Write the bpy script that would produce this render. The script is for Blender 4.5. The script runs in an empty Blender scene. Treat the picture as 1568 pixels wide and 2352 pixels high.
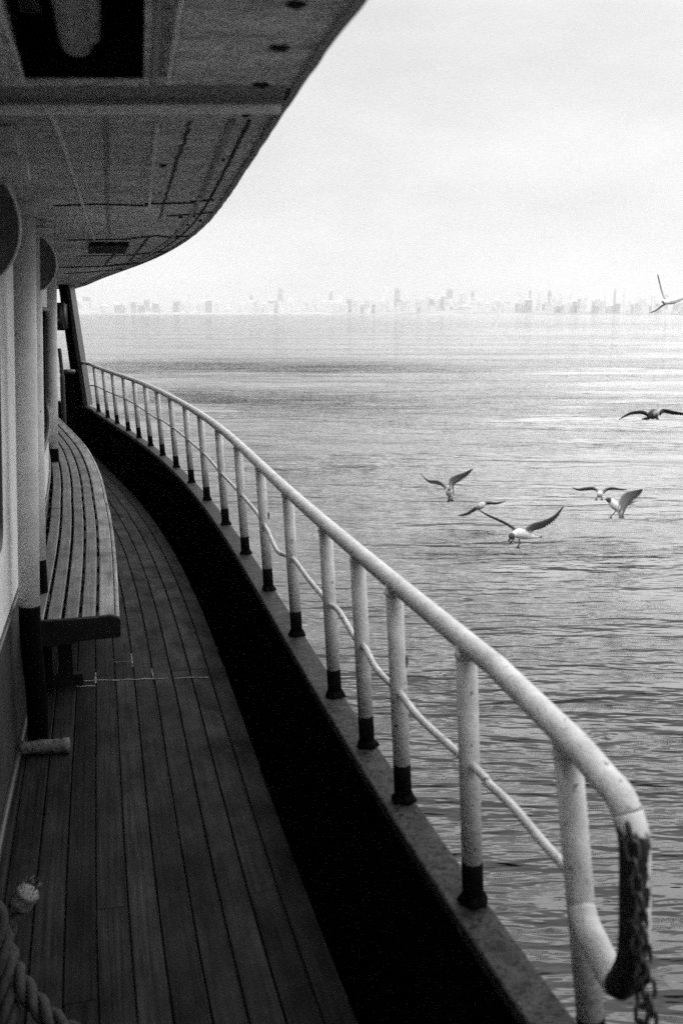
import bpy, bmesh, math, random
import numpy as np
from mathutils import Vector, noise, kdtree
random.seed(7); np.random.seed(7)
sc = bpy.context.scene
COL = sc.collection
V = Vector

# ------------------------------------------------------------------ survey of the photograph
# focal length and pitch recovered from the photo (in a 1568 x 2352 frame); eye 1.62 m over the deck
F = 2287.0; EYE = 1.62; HOR = 720.5
PITCH = math.atan((1176 - HOR) / F)
CP, SP = math.cos(PITCH), math.sin(PITCH)
def ray(x, y):
    r = (x - 784) / F; u = (1176 - y) / F
    return V((r, CP + u * SP, -SP + u * CP))
def at(x, y, Y):
    d = ray(x, y); t = Y / d.y
    return V((d.x * t, Y, EYE + d.z * t))
def atz(x, y, z):
    d = ray(x, y); t = (z - EYE) / d.z
    return V((d.x * t, d.y * t, z))
SEA = -1.35

# ------------------------------------------------------------------ materials
def N(nt, t, **k):
    n = nt.nodes.new(t)
    for a, b in k.items():
        setattr(n, a, b)
    return n
def base_mat(name):
    m = bpy.data.materials.new(name); m.use_nodes = True
    nt = m.node_tree; b = nt.nodes['Principled BSDF']
    return m, nt, b
def g(v): return (v, v, v, 1)
def ramp(nt, src, pts):
    r = N(nt, 'ShaderNodeValToRGB'); cr = r.color_ramp
    while len(cr.elements) < len(pts): cr.elements.new(0.5)
    for e, (p, v) in zip(cr.elements, pts):
        e.position = p; e.color = g(v)
    nt.links.new(src, r.inputs[0]); return r.outputs[0]
def coords(nt, kind='Object', scale=(1, 1, 1)):
    tc = N(nt, 'ShaderNodeTexCoord'); mp = N(nt, 'ShaderNodeMapping')
    mp.inputs['Scale'].default_value = scale
    nt.links.new(tc.outputs[kind], mp.inputs[0]); return mp.outputs[0]
def noise_t(nt, vec, scale, detail=4, rough=.6):
    n = N(nt, 'ShaderNodeTexNoise'); n.inputs['Scale'].default_value = scale
    n.inputs['Detail'].default_value = detail; n.inputs['Roughness'].default_value = rough
    if vec is not None: nt.links.new(vec, n.inputs['Vector'])
    return n.outputs[0]
def mixc(nt, fac, a, b, mode='MIX'):
    m = N(nt, 'ShaderNodeMix', data_type='RGBA', blend_type=mode)
    for i, s in ((0, fac), (6, a), (7, b)):
        if hasattr(s, 'links') or hasattr(s, 'is_linked'): nt.links.new(s, m.inputs[i])
        else: m.inputs[i].default_value = s
    return m.outputs[2]
def bump(nt, b, src, strength, dist, prev=None):
    n = N(nt, 'ShaderNodeBump'); n.inputs['Strength'].default_value = strength
    n.inputs['Distance'].default_value = dist
    nt.links.new(src, n.inputs['Height'])
    if prev is not None: nt.links.new(prev, n.inputs['Normal'])
    nt.links.new(n.outputs[0], b.inputs['Normal']); return n.outputs[0]
def paint(name, lo, hi, rough=.45, scale=9, dirt=None, dirt_amt=.62, bmp=.0015, stretch=(1, 1, 1), chips=True, spec=.5):
    """weathered marine paint: mottled tone, dark chips and scabs, uneven skin"""
    m, nt, b = base_mat(name)
    co = coords(nt, 'Object', stretch)
    n1 = noise_t(nt, co, scale, 6, .65)
    c = ramp(nt, n1, [(.3, lo), (.7, hi)])
    if chips:
        n2 = noise_t(nt, co, scale * 3.1, 5, .7)
        f = ramp(nt, n2, [(dirt_amt, 0), (dirt_amt + .05, 1)])
        c = mixc(nt, f, c, g(dirt if dirt is not None else lo * .2))
    nt.links.new(c, b.inputs['Base Color'])
    b.inputs['Roughness'].default_value = rough
    b.inputs['Specular IOR Level'].default_value = spec
    n3 = noise_t(nt, co, scale * 7, 4, .6)
    bump(nt, b, n3, .6, bmp)
    return m
M = {}
M['knee'] = paint('dark_knee_paint', .05, .10, .6, 8, .02, .7, .002)
M['rail'] = paint('white_rail_paint', .30, .49, .55, 18, .05, .615, .004, spec=.3)
M['foot'] = paint('black_foot_paint', .001, .003, .8, 20, .02, .70, .002, spec=.03)
M['black'] = paint('black_bulwark_paint', .0006, .0018, .9, 3, .006, .76, .002, spec=.0)
m, nt, b = base_mat('worn_rail_end')
gg = N(nt, 'ShaderNodeNewGeometry'); sp = N(nt, 'ShaderNodeSeparateXYZ'); nt.links.new(gg.outputs['Position'], sp.inputs[0])
nz = noise_t(nt, gg.outputs['Position'], 45, 6, .75); nz2 = noise_t(nt, gg.outputs['Position'], 160, 4, .7)
def lin(src, k, c0):
    q = N(nt, 'ShaderNodeMath', operation='MULTIPLY_ADD'); nt.links.new(src, q.inputs[0]); q.inputs[1].default_value = k; q.inputs[2].default_value = c0; return q.outputs[0]
xc = at(1457, 2050, 1.232).x; zc_ = at(1452, 1900, 1.245).z
def add(a_, b_, op='ADD'):
    q = N(nt, 'ShaderNodeMath', operation=op); nt.links.new(a_, q.inputs[0]); nt.links.new(b_, q.inputs[1]); return q.outputs[0]
rx = lin(sp.outputs[0], 60.0, -60.0 * (xc + .012))            # white survives on the outboard side
rz = lin(sp.outputs[2], 45.0, -45.0 * (zc_ - .005))           # and above the chain
msk_ = add(add(rx, rz, 'MAXIMUM'), lin(nz, 3.4, -1.7))
wmask = ramp(nt, msk_, [(.0, 0), (.35, 1)])
c = mixc(nt, wmask, ramp(nt, nz2, [(.35, .003), (.75, .02)]), g(.48))
nt.links.new(c, b.inputs['Base Color']); b.inputs['Roughness'].default_value = .55; b.inputs['Specular IOR Level'].default_value = .2
bump(nt, b, nz, .7, .002); M['dark_tube'] = m
M['ledge'] = paint('grey_ledge_paint', .005, .042, .6, 26, .0015, .53, .008, spec=.1)
M['hull'] = paint('hull_paint', .05, .1, .5, 2, .03, .66, .003)
M['col'] = paint('cream_column_paint', .52, .72, .5, 10, .04, .655, .002, spec=.3)
M['wall'] = paint('cream_wall_paint', .46, .66, .5, 5, .04, .66, .003)
M['dado'] = paint('dark_dado_paint', .010, .026, .5, 5, .02, .68, .003)
m, nt, b = base_mat('ceiling_paint')
co = coords(nt, 'Object', (1, 1, 1))
big = noise_t(nt, co, 1.7, 6, .65); med = noise_t(nt, coords(nt, 'Object', (1.0, 3.2, 1)), 7, 6, .7); fine = noise_t(nt, co, 55, 5, .7)
c = ramp(nt, big, [(.34, .55), (.62, .97)])
c = mixc(nt, 1.0, c, ramp(nt, med, [(.34, .5), (.58, 1.05)]), 'MULTIPLY')
c = mixc(nt, 1.0, c, ramp(nt, fine, [(.38, .55), (.56, 1.05)]), 'MULTIPLY')
fk = noise_t(nt, co, 26, 3, .6)
c = mixc(nt, ramp(nt, fk, [(.66, 0), (.70, .85)]), c, g(.02))
nt.links.new(c, b.inputs['Base Color']); b.inputs['Roughness'].default_value = .55
n_ = bump(nt, b, med, .5, .010); bump(nt, b, fine, .5, .003, n_); M['ceil'] = m
M['ceil_beam'] = paint('ceiling_beam_paint', .22, .34, .6, 4, .04, .72, .004)
M['lip'] = paint('lip_painted_light', .82, .95, .5, 9, .2, .62, .004)  # near-white: light caught by beam lip and beads is put into the colour
M['groove'] = paint('grimy_groove', .05, .10, .8, 12, .02, .66, .003)
M['seam'] = paint('dark_seam', .004, .012, .8, 20, .1, .7, .003)
M['endwood'] = paint('dark_bench_end', .003, .008, .7, 12, .02, .68, .003, spec=.12)
M['iron'] = paint('dark_iron', .004, .014, .5, 15, .06, .68, .003)
M['crust'] = paint('crusty_rust', .015, .13, .85, 30, .01, .55, .012)
M['caulk'] = paint('white_caulk', .09, .26, .7, 60, .08, .60, .001)
M['quay'] = paint('quay_white', .7, .8, .8, .01, .3, .8, .0, chips=False)

m, nt, b = base_mat('window_glass'); b.inputs['Base Color'].default_value = g(.01)
b.inputs['Roughness'].default_value = .06; M['glass'] = m
m, nt, b = base_mat('window_rubber'); b.inputs['Base Color'].default_value = g(.012)
b.inputs['Roughness'].default_value = .6; M['rubber'] = m

def ship_wood(name, lo, hi, rough, seed, contrast=.62, spec=.3):
    m, nt, b = base_mat(name)
    tc = N(nt, 'ShaderNodeTexCoord')
    mp = N(nt, 'ShaderNodeMapping'); mp.inputs['Scale'].default_value = (2.2, 85, 1)
    mp.inputs['Location'].default_value = (seed, seed * 2, 0)
    nt.links.new(tc.outputs['UV'], mp.inputs[0])
    grain = noise_t(nt, mp.outputs[0], 1.0, 6, .7)
    mp2 = N(nt, 'ShaderNodeMapping'); mp2.inputs['Scale'].default_value = (1.6, 2.6, 1)
    nt.links.new(tc.outputs['UV'], mp2.inputs[0])
    blot = noise_t(nt, mp2.outputs[0], 2.2, 6, .65)
    at_ = N(nt, 'ShaderNodeAttribute', attribute_name='tone')
    c = ramp(nt, grain, [(.3, lo), (.72, hi)])
    c = mixc(nt, 1.0, c, ramp(nt, blot, [(.36, .5), (.64, 1.25)]), 'MULTIPLY')
    c = mixc(nt, 1.0, c, at_.outputs['Color'], 'MULTIPLY')
    mp3 = N(nt, 'ShaderNodeMapping'); mp3.inputs['Scale'].default_value = (30, 42, 1)
    nt.links.new(tc.outputs['UV'], mp3.inputs[0])
    spots = noise_t(nt, mp3.outputs[0], 1.0, 4, .6)
    c = mixc(nt, ramp(nt, spots, [(contrast + .05, 0), (contrast + .09, 1)]), c, g(lo * .25))
    mp4 = N(nt, 'ShaderNodeMapping'); mp4.inputs['Scale'].default_value = (7, 13, 1)
    nt.links.new(tc.outputs['UV'], mp4.inputs[0])
    sc_ = noise_t(nt, mp4.outputs[0], 1.0, 7, .75)
    c = mixc(nt, ramp(nt, sc_, [(.64, 0), (.69, .9)]), c, g(lo * .3))
    nt.links.new(c, b.inputs['Base Color'])
    b.inputs['Specular IOR Level'].default_value = spec
    r_ = ramp(nt, blot, [(.3, rough + .2), (.7, rough - .08)])
    nt.links.new(r_, b.inputs['Roughness'])
    n1 = bump(nt, b, grain, .5, .0025)
    bump(nt, b, blot, .3, .006, n1)
    return m
M['plank'] = ship_wood('wet_teak_planks', .0012, .027, .44, 3.0, spec=.045)
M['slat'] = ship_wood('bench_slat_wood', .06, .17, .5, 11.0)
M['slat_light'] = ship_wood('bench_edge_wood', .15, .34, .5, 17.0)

# sea
def wpt(x, y): 
    q = atz(x, y, SEA); return q.x, q.y
RUFFLES = []
for (x, y, L_, W_, g_) in ((560, 842, 6.5, 6.5, 3.2), (800, 843, 6, 5, 2.4), (330, 838, 5, 5, 2.4), (600, 920, 4.0, 2.2, 3.0), (480, 900, 3, 1.8, 2.2), (640, 960, 2.5, 1.0, 1.0), (1180, 1275, 1.4, .8, 1.0), (1420, 1290, .7, .35, 1.2), (1100, 1230, .9, .4, .8), (1300, 745, 60, 60, .3)):
    RUFFLES.append((*wpt(x, y), L_, W_, g_))
m, nt, b = base_mat('sea_water')
geo = N(nt, 'ShaderNodeNewGeometry')
def seaco(sx, sy, rz=0.0):
    mp = N(nt, 'ShaderNodeMapping'); mp.inputs['Scale'].default_value = (sx, sy, 1)
    mp.inputs['Rotation'].default_value = (0, 0, rz)
    nt.links.new(geo.outputs['Position'], mp.inputs[0]); return mp.outputs[0]
nA = noise_t(nt, seaco(2.4, 8.2, .07), 1.0, 2, .5)
nA2 = noise_t(nt, seaco(3.5, 12.0, -.10), 1.0, 2, .5)
nB = noise_t(nt, seaco(.85, 2.9, -.08), 1.0, 3, .5)
nC = noise_t(nt, seaco(.10, .40, .05), 1.0, 4, .55)
patch = noise_t(nt, seaco(.02, .11, .02), 1.0, 5, .65)
pm = ramp(nt, patch, [(.38, .35), (.62, 1.0)])
# ruffled streaks of wake, placed on the water itself (centre x, y, half length, half width, gain)
acc = None
sp = N(nt, 'ShaderNodeSeparateXYZ'); nt.links.new(geo.outputs['Position'], sp.inputs[0])
def mth(op, a_, b_=None):
    q = N(nt, 'ShaderNodeMath', operation=op)
    for i_, v_ in enumerate((a_, b_)):
        if v_ is None: continue
        if isinstance(v_, (int, float)): q.inputs[i_].default_value = v_
        else: nt.links.new(v_, q.inputs[i_])
    return q.outputs[0]
for (cx0, cy0, hl, hw, gn) in RUFFLES:
    dx = mth('DIVIDE', mth('SUBTRACT', sp.outputs[0], cx0), hl); dy = mth('DIVIDE', mth('SUBTRACT', sp.outputs[1], cy0), hw)
    e_ = mth('MULTIPLY', mth('EXPONENT', mth('MULTIPLY', mth('ADD', mth('MULTIPLY', dx, dx), mth('MULTIPLY', dy, dy)), -1.0)), gn)
    acc = e_ if acc is None else mth('ADD', acc, e_)
ruf = mth('ADD', pm, acc)
b.inputs['Base Color'].default_value = g(.02)
b.inputs['Roughness'].default_value = .06
b.inputs['IOR'].default_value = 1.333
def bstep(src, dist, prev, mod=None):
    n = N(nt, 'ShaderNodeBump'); n.inputs['Strength'].default_value = 1.0
    n.inputs['Distance'].default_value = dist
    src = mth('SUBTRACT', src, .5)
    if mod is not None: src = mth('MULTIPLY', src, mod)
    nt.links.new(src, n.inputs['Height'])
    if prev: nt.links.new(prev, n.inputs['Normal'])
    return n.outputs[0]
n = bstep(nC, 1.5, None, ruf)
n = bstep(nB, .18, n, ruf)
n = bstep(nA, .125, n, ruf)
n = bstep(nA2, .042, n, ruf)
nt.links.new(n, b.inputs['Normal'])
M['sea'] = m

def far_mat(name, lo, hi, sc_=.06):
    m, nt, b = base_mat(name)
    co = coords(nt, 'Object', (1, 1, 1))
    n1 = noise_t(nt, co, sc_, 3, .6)
    br = N(nt, 'ShaderNodeTexBrick'); br.inputs['Scale'].default_value = .12
    br.inputs['Color1'].default_value = g(hi); br.inputs['Color2'].default_value = g(hi * .9)
    br.inputs['Mortar'].default_value = g(lo * .5); br.inputs['Mortar Size'].default_value = .045
    mp = N(nt, 'ShaderNodeMapping'); mp.inputs['Rotation'].default_value = (math.radians(90), 0, 0)
    nt.links.new(co, mp.inputs[0]); nt.links.new(mp.outputs[0], br.inputs['Vector'])
    c = mixc(nt, 1.0, br.outputs[0], ramp(nt, n1, [(.35, .8), (.65, 1.0)]), 'MULTIPLY')
    nt.links.new(c, b.inputs['Base Color']); b.inputs['Roughness'].default_value = .8
    return m
M['city_a'] = far_mat('white_facade', 1.1, .93)
M['city_b'] = far_mat('grey_facade', .8, .54)
M['city_c'] = far_mat('mid_facade', 1.0, .86)
M['hills'] = paint('built_up_shore', .18, .38, .9, .008, .04, .6, .0, chips=False)

# gull plumage from vertex colour
m, nt, b = base_mat('gull_plumage')
a_ = N(nt, 'ShaderNodeAttribute', attribute_name='plum')
n1 = noise_t(nt, coords(nt, 'Object'), 60, 3, .6)
nt.links.new(mixc(nt, 1.0, a_.outputs['Color'], ramp(nt, n1, [(.3, .75), (.7, 1.1)]), 'MULTIPLY'), b.inputs['Base Color'])
b.inputs['Roughness'].default_value = .8
M['gull'] = m
m, nt, b = base_mat('rope_fibre')
co = coords(nt, 'Object'); n1 = noise_t(nt, co, 90, 5, .7)
nt.links.new(ramp(nt, n1, [(.3, .003), (.75, .03)]), b.inputs['Base Color']); b.inputs['Roughness'].default_value = .9
bump(nt, b, n1, .8, .003); M['rope'] = m
m, nt, b = base_mat('rope_whipping')
co = coords(nt, 'Object', (1, 1, 3)); n1 = noise_t(nt, co, 60, 5, .7)
nt.links.new(ramp(nt, n1, [(.3, .03), (.75, .19)]), b.inputs['Base Color']); b.inputs['Roughness'].default_value = .8
bump(nt, b, n1, .8, .002); M['whip'] = m

# ------------------------------------------------------------------ object helpers
def tag(o, label=None, cat=None, group=None, kind=None):
    if label: o['label'] = label
    if cat: o['category'] = cat
    if group: o['group'] = group
    if kind: o['kind'] = kind
    return o
def empty(name, loc):
    o = bpy.data.objects.new(name, None); COL.objects.link(o); o.location = loc; o.empty_display_size = .1
    return o
def link(name, me, mat=None, parent=None):
    o = bpy.data.objects.new(name, me); COL.objects.link(o)
    if mat is not None:
        for mm in (mat if isinstance(mat, (list, tuple)) else [mat]): me.materials.append(mm)
    if parent is not None:
        o.parent = parent
        w = V(parent.location)
        q = parent.parent
        while q is not None: w += V(q.location); q = q.parent
        me.transform(__import__('mathutils').Matrix.Translation(-w))
    return o
def from_bm(name, bm, mat=None, parent=None, smooth=True):
    me = bpy.data.meshes.new(name); bmesh.ops.recalc_face_normals(bm, faces=bm.faces)
    bm.to_mesh(me); bm.free()
    if smooth:
        for p in me.polygons: p.use_smooth = True
    return link(name, me, mat, parent)
def autosmooth(o, ang=35):
    me = o.data; bm = bmesh.new(); bm.from_mesh(me)
    for e in bm.edges:
        if len(e.link_faces) == 2 and e.calc_face_angle(0) > math.radians(ang): e.smooth = False
    bm.to_mesh(me); bm.free(); return o
def frames(path):
    T = []
    for i in range(len(path)):
        a = path[max(i - 1, 0)]; b_ = path[min(i + 1, len(path) - 1)]
        T.append((b_ - a).normalized())
    up = V((0, 0, 1)) if abs(T[0].z) < .9 else V((0, 1, 0))
    n = (up - T[0] * up.dot(T[0])).normalized(); out = []
    for t in T:
        n = (n - t * n.dot(t)).normalized(); out.append((t, n, t.cross(n)))
    return out
def tube(bm, path, r, seg=16, cap=True, jitter=0):
    path = [V(p) for p in path]; fr = frames(path); rings = []
    for i, (p, (t, n, bb)) in enumerate(zip(path, fr)):
        ri = r[i] if isinstance(r, (list, tuple)) else r
        ring = []
        for k in range(seg):
            a = 2 * math.pi * k / seg; q = ri * (1 + random.uniform(-jitter, jitter))
            ring.append(bm.verts.new(p + n * math.cos(a) * q + bb * math.sin(a) * q))
        rings.append(ring)
    for i in range(len(rings) - 1):
        for k in range(seg):
            bm.faces.new((rings[i][k], rings[i][(k + 1) % seg], rings[i + 1][(k + 1) % seg], rings[i + 1][k]))
    if cap:
        bm.faces.new(rings[0][::-1]); bm.faces.new(rings[-1])
    return rings
def catmull(pts, n=8):
    pts = [V(p) for p in pts]; P = [pts[0] * 2 - pts[1]] + pts + [pts[-1] * 2 - pts[-2]]; out = []
    for i in range(1, len(P) - 2):
        for k in range(n):
            t = k / n; a, b_, c, d = P[i - 1:i + 3]
            out.append(.5 * ((2 * b_) + (c - a) * t + (2 * a - 5 * b_ + 4 * c - d) * t * t + (3 * b_ - a - 3 * c + d) * t ** 3))
    out.append(pts[-1]); return out
def box(bm, lo, hi, bev=0):
    c = [(x, y, z) for x in (lo[0], hi[0]) for y in (lo[1], hi[1]) for z in (lo[2], hi[2])]
    v = [bm.verts.new(p) for p in c]
    for f in ((0, 1, 3, 2), (4, 6, 7, 5), (0, 4, 5, 1), (2, 3, 7, 6), (0, 2, 6, 4), (1, 5, 7, 3)):
        bm.faces.new([v[i] for i in f])
    return v

# ------------------------------------------------------------------ the curve of the ship's side (plan of the handrail)
YS = np.array([1.36, 1.82, 2.25, 2.57, 2.93, 3.53, 4.15, 4.81, 5.51, 6.26, 6.94, 7.65, 8.31, 8.92, 9.53, 10.13, 10.8, 11.43, 12.14])
XS = np.array([.36, .235, .13, .055, -.035, -.205, -.35, -.52, -.69, -.88, -1.09, -1.3, -1.52, -1.74, -1.98, -2.21, -2.47, -2.71, -2.98])
pf = np.polyfit(YS, XS, 4)
def cx_(Y):
    if Y < 1.5:
        s = np.polyval(np.polyder(pf), 1.5); k = 1.5 - Y
        return float(np.polyval(pf, 1.5) - s * k - .012 * k * k)
    return float(np.polyval(pf, Y))
ctrl = [V((cx_(y), y, 0)) for y in np.arange(-6, 12.7, .35)]
e0 = ctrl[-1]
ctrl += [V((-3.42, 13.1, 0)), V((-3.85, 13.62, 0)), V((-4.5, 14.05, 0)), V((-5.4, 14.35, 0)), V((-6.6, 14.55, 0)), V((-8.2, 14.6, 0))]
CUR = catmull(ctrl, 10)
SS = [0.0]
for i in range(1, len(CUR)): SS.append(SS[-1] + (CUR[i] - CUR[i - 1]).length)
CX = np.array([p.x for p in CUR]); CY = np.array([p.y for p in CUR]); SA = np.array(SS)
def cp(s, off=0.0, z=0.0):
    x = np.interp(s, SA, CX); y = np.interp(s, SA, CY); e = .12
    tx = np.interp(s + e, SA, CX) - np.interp(s - e, SA, CX); ty = np.interp(s + e, SA, CY) - np.interp(s - e, SA, CY)
    l = math.hypot(tx, ty)
    return V((x - ty / l * off, y + tx / l * off, z))      # off > 0 is inboard
def sY(Y): 
    k = int(np.argmax(CY >= Y)); 
    return float(np.interp(Y, CY[:k + 2], SA[:k + 2]))
def srange(a, b, step):
    n = max(2, int((b - a) / step)); return [a + (b - a) * i / n for i in range(n + 1)]
def sweep(bm, ss, prof, closed=True, uvl=None, uvw=None, tone=None, capends=True, shift=None):
    """prof = [(off, z)...]"""
    rings = [[bm.verts.new(cp(s, o + (shift(s) if shift else 0), z)) for o, z in prof] for s in ss]
    m_ = len(prof); fs = []
    for i in range(len(rings) - 1):
        for k in range(m_ if closed else m_ - 1):
            k2 = (k + 1) % m_
            f = bm.faces.new((rings[i][k], rings[i][k2], rings[i + 1][k2], rings[i + 1][k])); fs.append(f)
            if uvl:
                vals = ((ss[i], prof[k][0] - prof[k][1]), (ss[i], prof[k2][0] - prof[k2][1]), (ss[i + 1], prof[k2][0] - prof[k2][1]), (ss[i + 1], prof[k][0] - prof[k][1]))
                for lp, uv in zip(f.loops, vals): lp[uvl].uv = (uv[0] + (uvw or 0), uv[1])
                if tone is not None:
                    for lp in f.loops: lp[tone[0]] = (tone[1],) * 3 + (1,)
    if closed and capends:
        fa = bm.faces.new(rings[0][::-1]); fb = bm.faces.new(rings[-1])
        if tone is not None:
            for f in (fa, fb):
                for lp in f.loops: lp[tone[0]] = (tone[1],) * 3 + (1,)
    return rings

def Yof(s): return float(np.interp(s, SA, CY))
def wo(s, z=1.2): return float(np.interp(Yof(s), [3.0, 8.0], [1.005, .935])) - .045 * (z - .2)
def bo_(s): return float(np.interp(Yof(s), [3.9, 6.5, 9, 12], [.605, .583, .515, .485]))
def cw(s, d=0.0, z=0.0): return cp(s, wo(s, z) + d, z)
# ------------------------------------------------------------------ deck
S0, S1 = sY(-5.0), sY(12.3)
bm = bmesh.new(); uvl = bm.loops.layers.uv.new('UVMap'); tl = bm.loops.layers.float_color.new('tone')
offs = [.125, .21, .295, .38, .463, .548, .632, .717, .80, .885, .97, 1.055]
for j in range(len(offs) - 1):
    a, b2 = offs[j], offs[j + 1]; s = S0 + random.uniform(0, 2.5)
    cuts = [S0]
    jog = sY(4.44)
    while s < S1 - 1:
        if abs(s - jog) > .5: cuts.append(s)
        s += random.uniform(2.4, 4.2)
    cuts.append(jog + random.uniform(-.03, .03)); cuts = sorted(cuts) + [S1]
    for q in range(len(cuts) - 1):
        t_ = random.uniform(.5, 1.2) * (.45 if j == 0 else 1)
        dz = random.uniform(-.0008, .0008); gp = .0029
        jit = random.uniform(-.0015, .0015)
        ss = srange(cuts[q] + .0012, cuts[q + 1] - .0012, .12)
        sweep(bm, ss, [(a + gp + jit, -.03), (a + gp + jit, -.002 + dz), (a + gp + .002 + jit, dz), (b2 - gp - .002 + jit, dz), (b2 - gp + jit, -.002 + dz), (b2 - gp + jit, -.03)], True, uvl, random.uniform(0, 50), (tl, t_))
deck = from_bm('deck', bm, M['plank'], None, smooth=False)
tag(deck, 'dark wet plank deck curving along the ferry side toward the bow', kind='structure')
bm = bmesh.new()
sweep(bm, srange(S0, sY(12.5), .3), [(.02, -.05), (.02, -.012), (4.5, -.012), (4.5, -.05)], True)
o = from_bm('deck_caulking', bm, M['seam'], deck, smooth=False)
# inboard and foredeck plating beyond the plank strip
bm = bmesh.new()
fore = [cp(s, .1, -.006) for s in srange(sY(12.3), SS[-1] - .2, .3)]
fore = [V((-1.0 + fore[0].x, 12.15, -.006))] and fore
vs = [bm.verts.new(p) for p in fore] + [bm.verts.new((-8.5, 8.0, -.006)), bm.verts.new(cp(sY(12.3), 1.06, -.006))]
f = bm.faces.new(vs); bmesh.ops.triangulate(bm, faces=[f])
from_bm('foredeck', bm, M['dado'], deck, smooth=False)
# repaired joint across the planks, smeared with pale caulk
bm = bmesh.new()
def smear(pa, pb, w):
    n = 26; pr = None
    for i in range(n + 1):
        t = i / n; s = pa[0] + (pb[0] - pa[0]) * t + random.uniform(-.006, .006); o_ = pa[1] + (pb[1] - pa[1]) * t
        ww = w * random.uniform(.15, 1.5)
        d = (1, 0) if abs(pb[1] - pa[1]) > abs(pb[0] - pa[0]) else (0, 1)
        cur = [bm.verts.new(cp(s - ww * d[0], o_ - ww * d[1], .0022)), bm.verts.new(cp(s + ww * d[0], o_ + ww * d[1], .0022))]
        if pr and random.random() > .12: bm.faces.new((pr[0], pr[1], cur[1], cur[0]))
        pr = cur
j0 = sY(4.44)
smear((j0, .885), (j0 - .10, .22), .0045); smear((j0 + .2, .632), (j0 + .2, .548), .002)
smear((j0 - .08, .80), (j0 - .09, .717), .004)
for o_ in (.717, .463): smear((j0 - .06, o_), (j0 + .07, o_), .0028)
smear((j0 + .12, .548), (j0 + .3, .548), .003)
from_bm('caulk_smear', bm, M['caulk'], deck, smooth=False)

# ------------------------------------------------------------------ bulwark, ledge, hull
bw = empty('bulwark', cp(sY(3), 0, 0)); tag(bw, 'black painted bulwark between plank deck and white handrail, grey capping ledge on top', 'bulwark')
SB0, SB1 = sY(-5), SS[-1] - .1
bm = bmesh.new()
sweep(bm, srange(SB0, SB1, .15), [(.018, .438), (.135, .0), (.135, -.04), (.10, -.04), (.0, .42)], True)
autosmooth(from_bm('inner_plate', bm, M['black'], bw))
bm = bmesh.new()
ssl = srange(SB0, SB1, .12)
sweep(bm, ssl, [(.022, .436), (.022, .447), (.018, .45), (-.052, .45), (-.058, .446), (-.058, .40), (.022, .40)], True)
autosmooth(from_bm('capping_ledge', bm, M['ledge'], bw), 30)
for s in srange(sY(.9), sY(12), 1.25):
    bm = bmesh.new(); tube(bm, [cp(s, .036, .43), cp(s, .137, .002)], .0035, 6)
    from_bm('stiffener', bm, M['black'], bw)
hull = empty('hull', cp(sY(3), 0, SEA)); tag(hull, kind='structure')
bm = bmesh.new()
sweep(bm, srange(SB0, SB1, .2), [(-.046, .40), (-.062, .0), (-.10, -.02), (-.10, -.12), (-.06, -.14), (.02, SEA - .5), (.3, SEA - .5), (.05, -.1), (-.02, .1), (-.025, .3)], True)
autosmooth(from_bm('hull_side', bm, M['hull'], hull))
hull.name = 'hull'; hull['kind'] = 'structure'

# ------------------------------------------------------------------ handrail
hr = empty('handrail', cp(sY(3), 0, .45)); tag(hr, 'white tubular handrail with black post feet along the bulwark, its near end looped down', 'handrail')
ZR = 1.0; RR = .0215
top = []
for s in srange(sY(1.40), sY(12.95), .10): 
    top.append(cp(s, 0 + .002 * math.sin(s * 2.1), ZR + .003 * math.sin(s * 1.7)))
end = [at(1450, 1893, 1.25), at(1455, 2000, 1.235), at(1452, 2120, 1.225), at(1443, 2210, 1.225), at(1424, 2262, 1.24), at(1398, 2232, 1.265), at(1372, 2175, 1.295), at(1345, 2120, 1.335)]
head = [at(1420, 1825, 1.272)]
P1 = cp(sY(1.37), 0, ZR)
path = catmull([top[3], at(1262, 1652, 1.455), at(1332, 1722, 1.365), at(1385, 1785, 1.305)] + head + [at(1440, 1868, 1.256)], 6)
bm = bmesh.new()
tube(bm, catmull([p for p in reversed(top[3:])], 2)[:-1] + path, RR, 20)
from_bm('top_rail', bm, M['rail'], hr)
bm = bmesh.new()
lo_path = catmull([at(1440, 1868, 1.256), at(1452, 1910, 1.245), at(1457, 1960, 1.238), at(1457, 2050, 1.232), at(1456, 2140, 1.225), at(1450, 2205, 1.225), at(1432, 2250, 1.235), at(1418, 2262, 1.245)], 6)
tube(bm, lo_path, RR * 1.0, 20)
e = from_bm('rail_end_tube', bm, M['dark_tube'], hr); e['label'] = 'worn black downward tube at the near end of the white rail'
bm = bmesh.new()
tube(bm, catmull([at(1418, 2262, 1.245), at(1400, 2235, 1.265), at(1372, 2180, 1.295), at(1346, 2125, 1.33), at(1335, 2085, 1.35)], 6), RR * .97, 20)
from_bm('rail_return_tube', bm, M['rail'], hr)
posts = [1.365, 1.82, 2.25, 2.565, 2.93, 3.53, 4.15, 4.81, 5.51, 6.26, 6.94, 7.65, 8.31, 8.92, 9.53, 10.13, 10.8, 11.43, 12.14]
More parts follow.
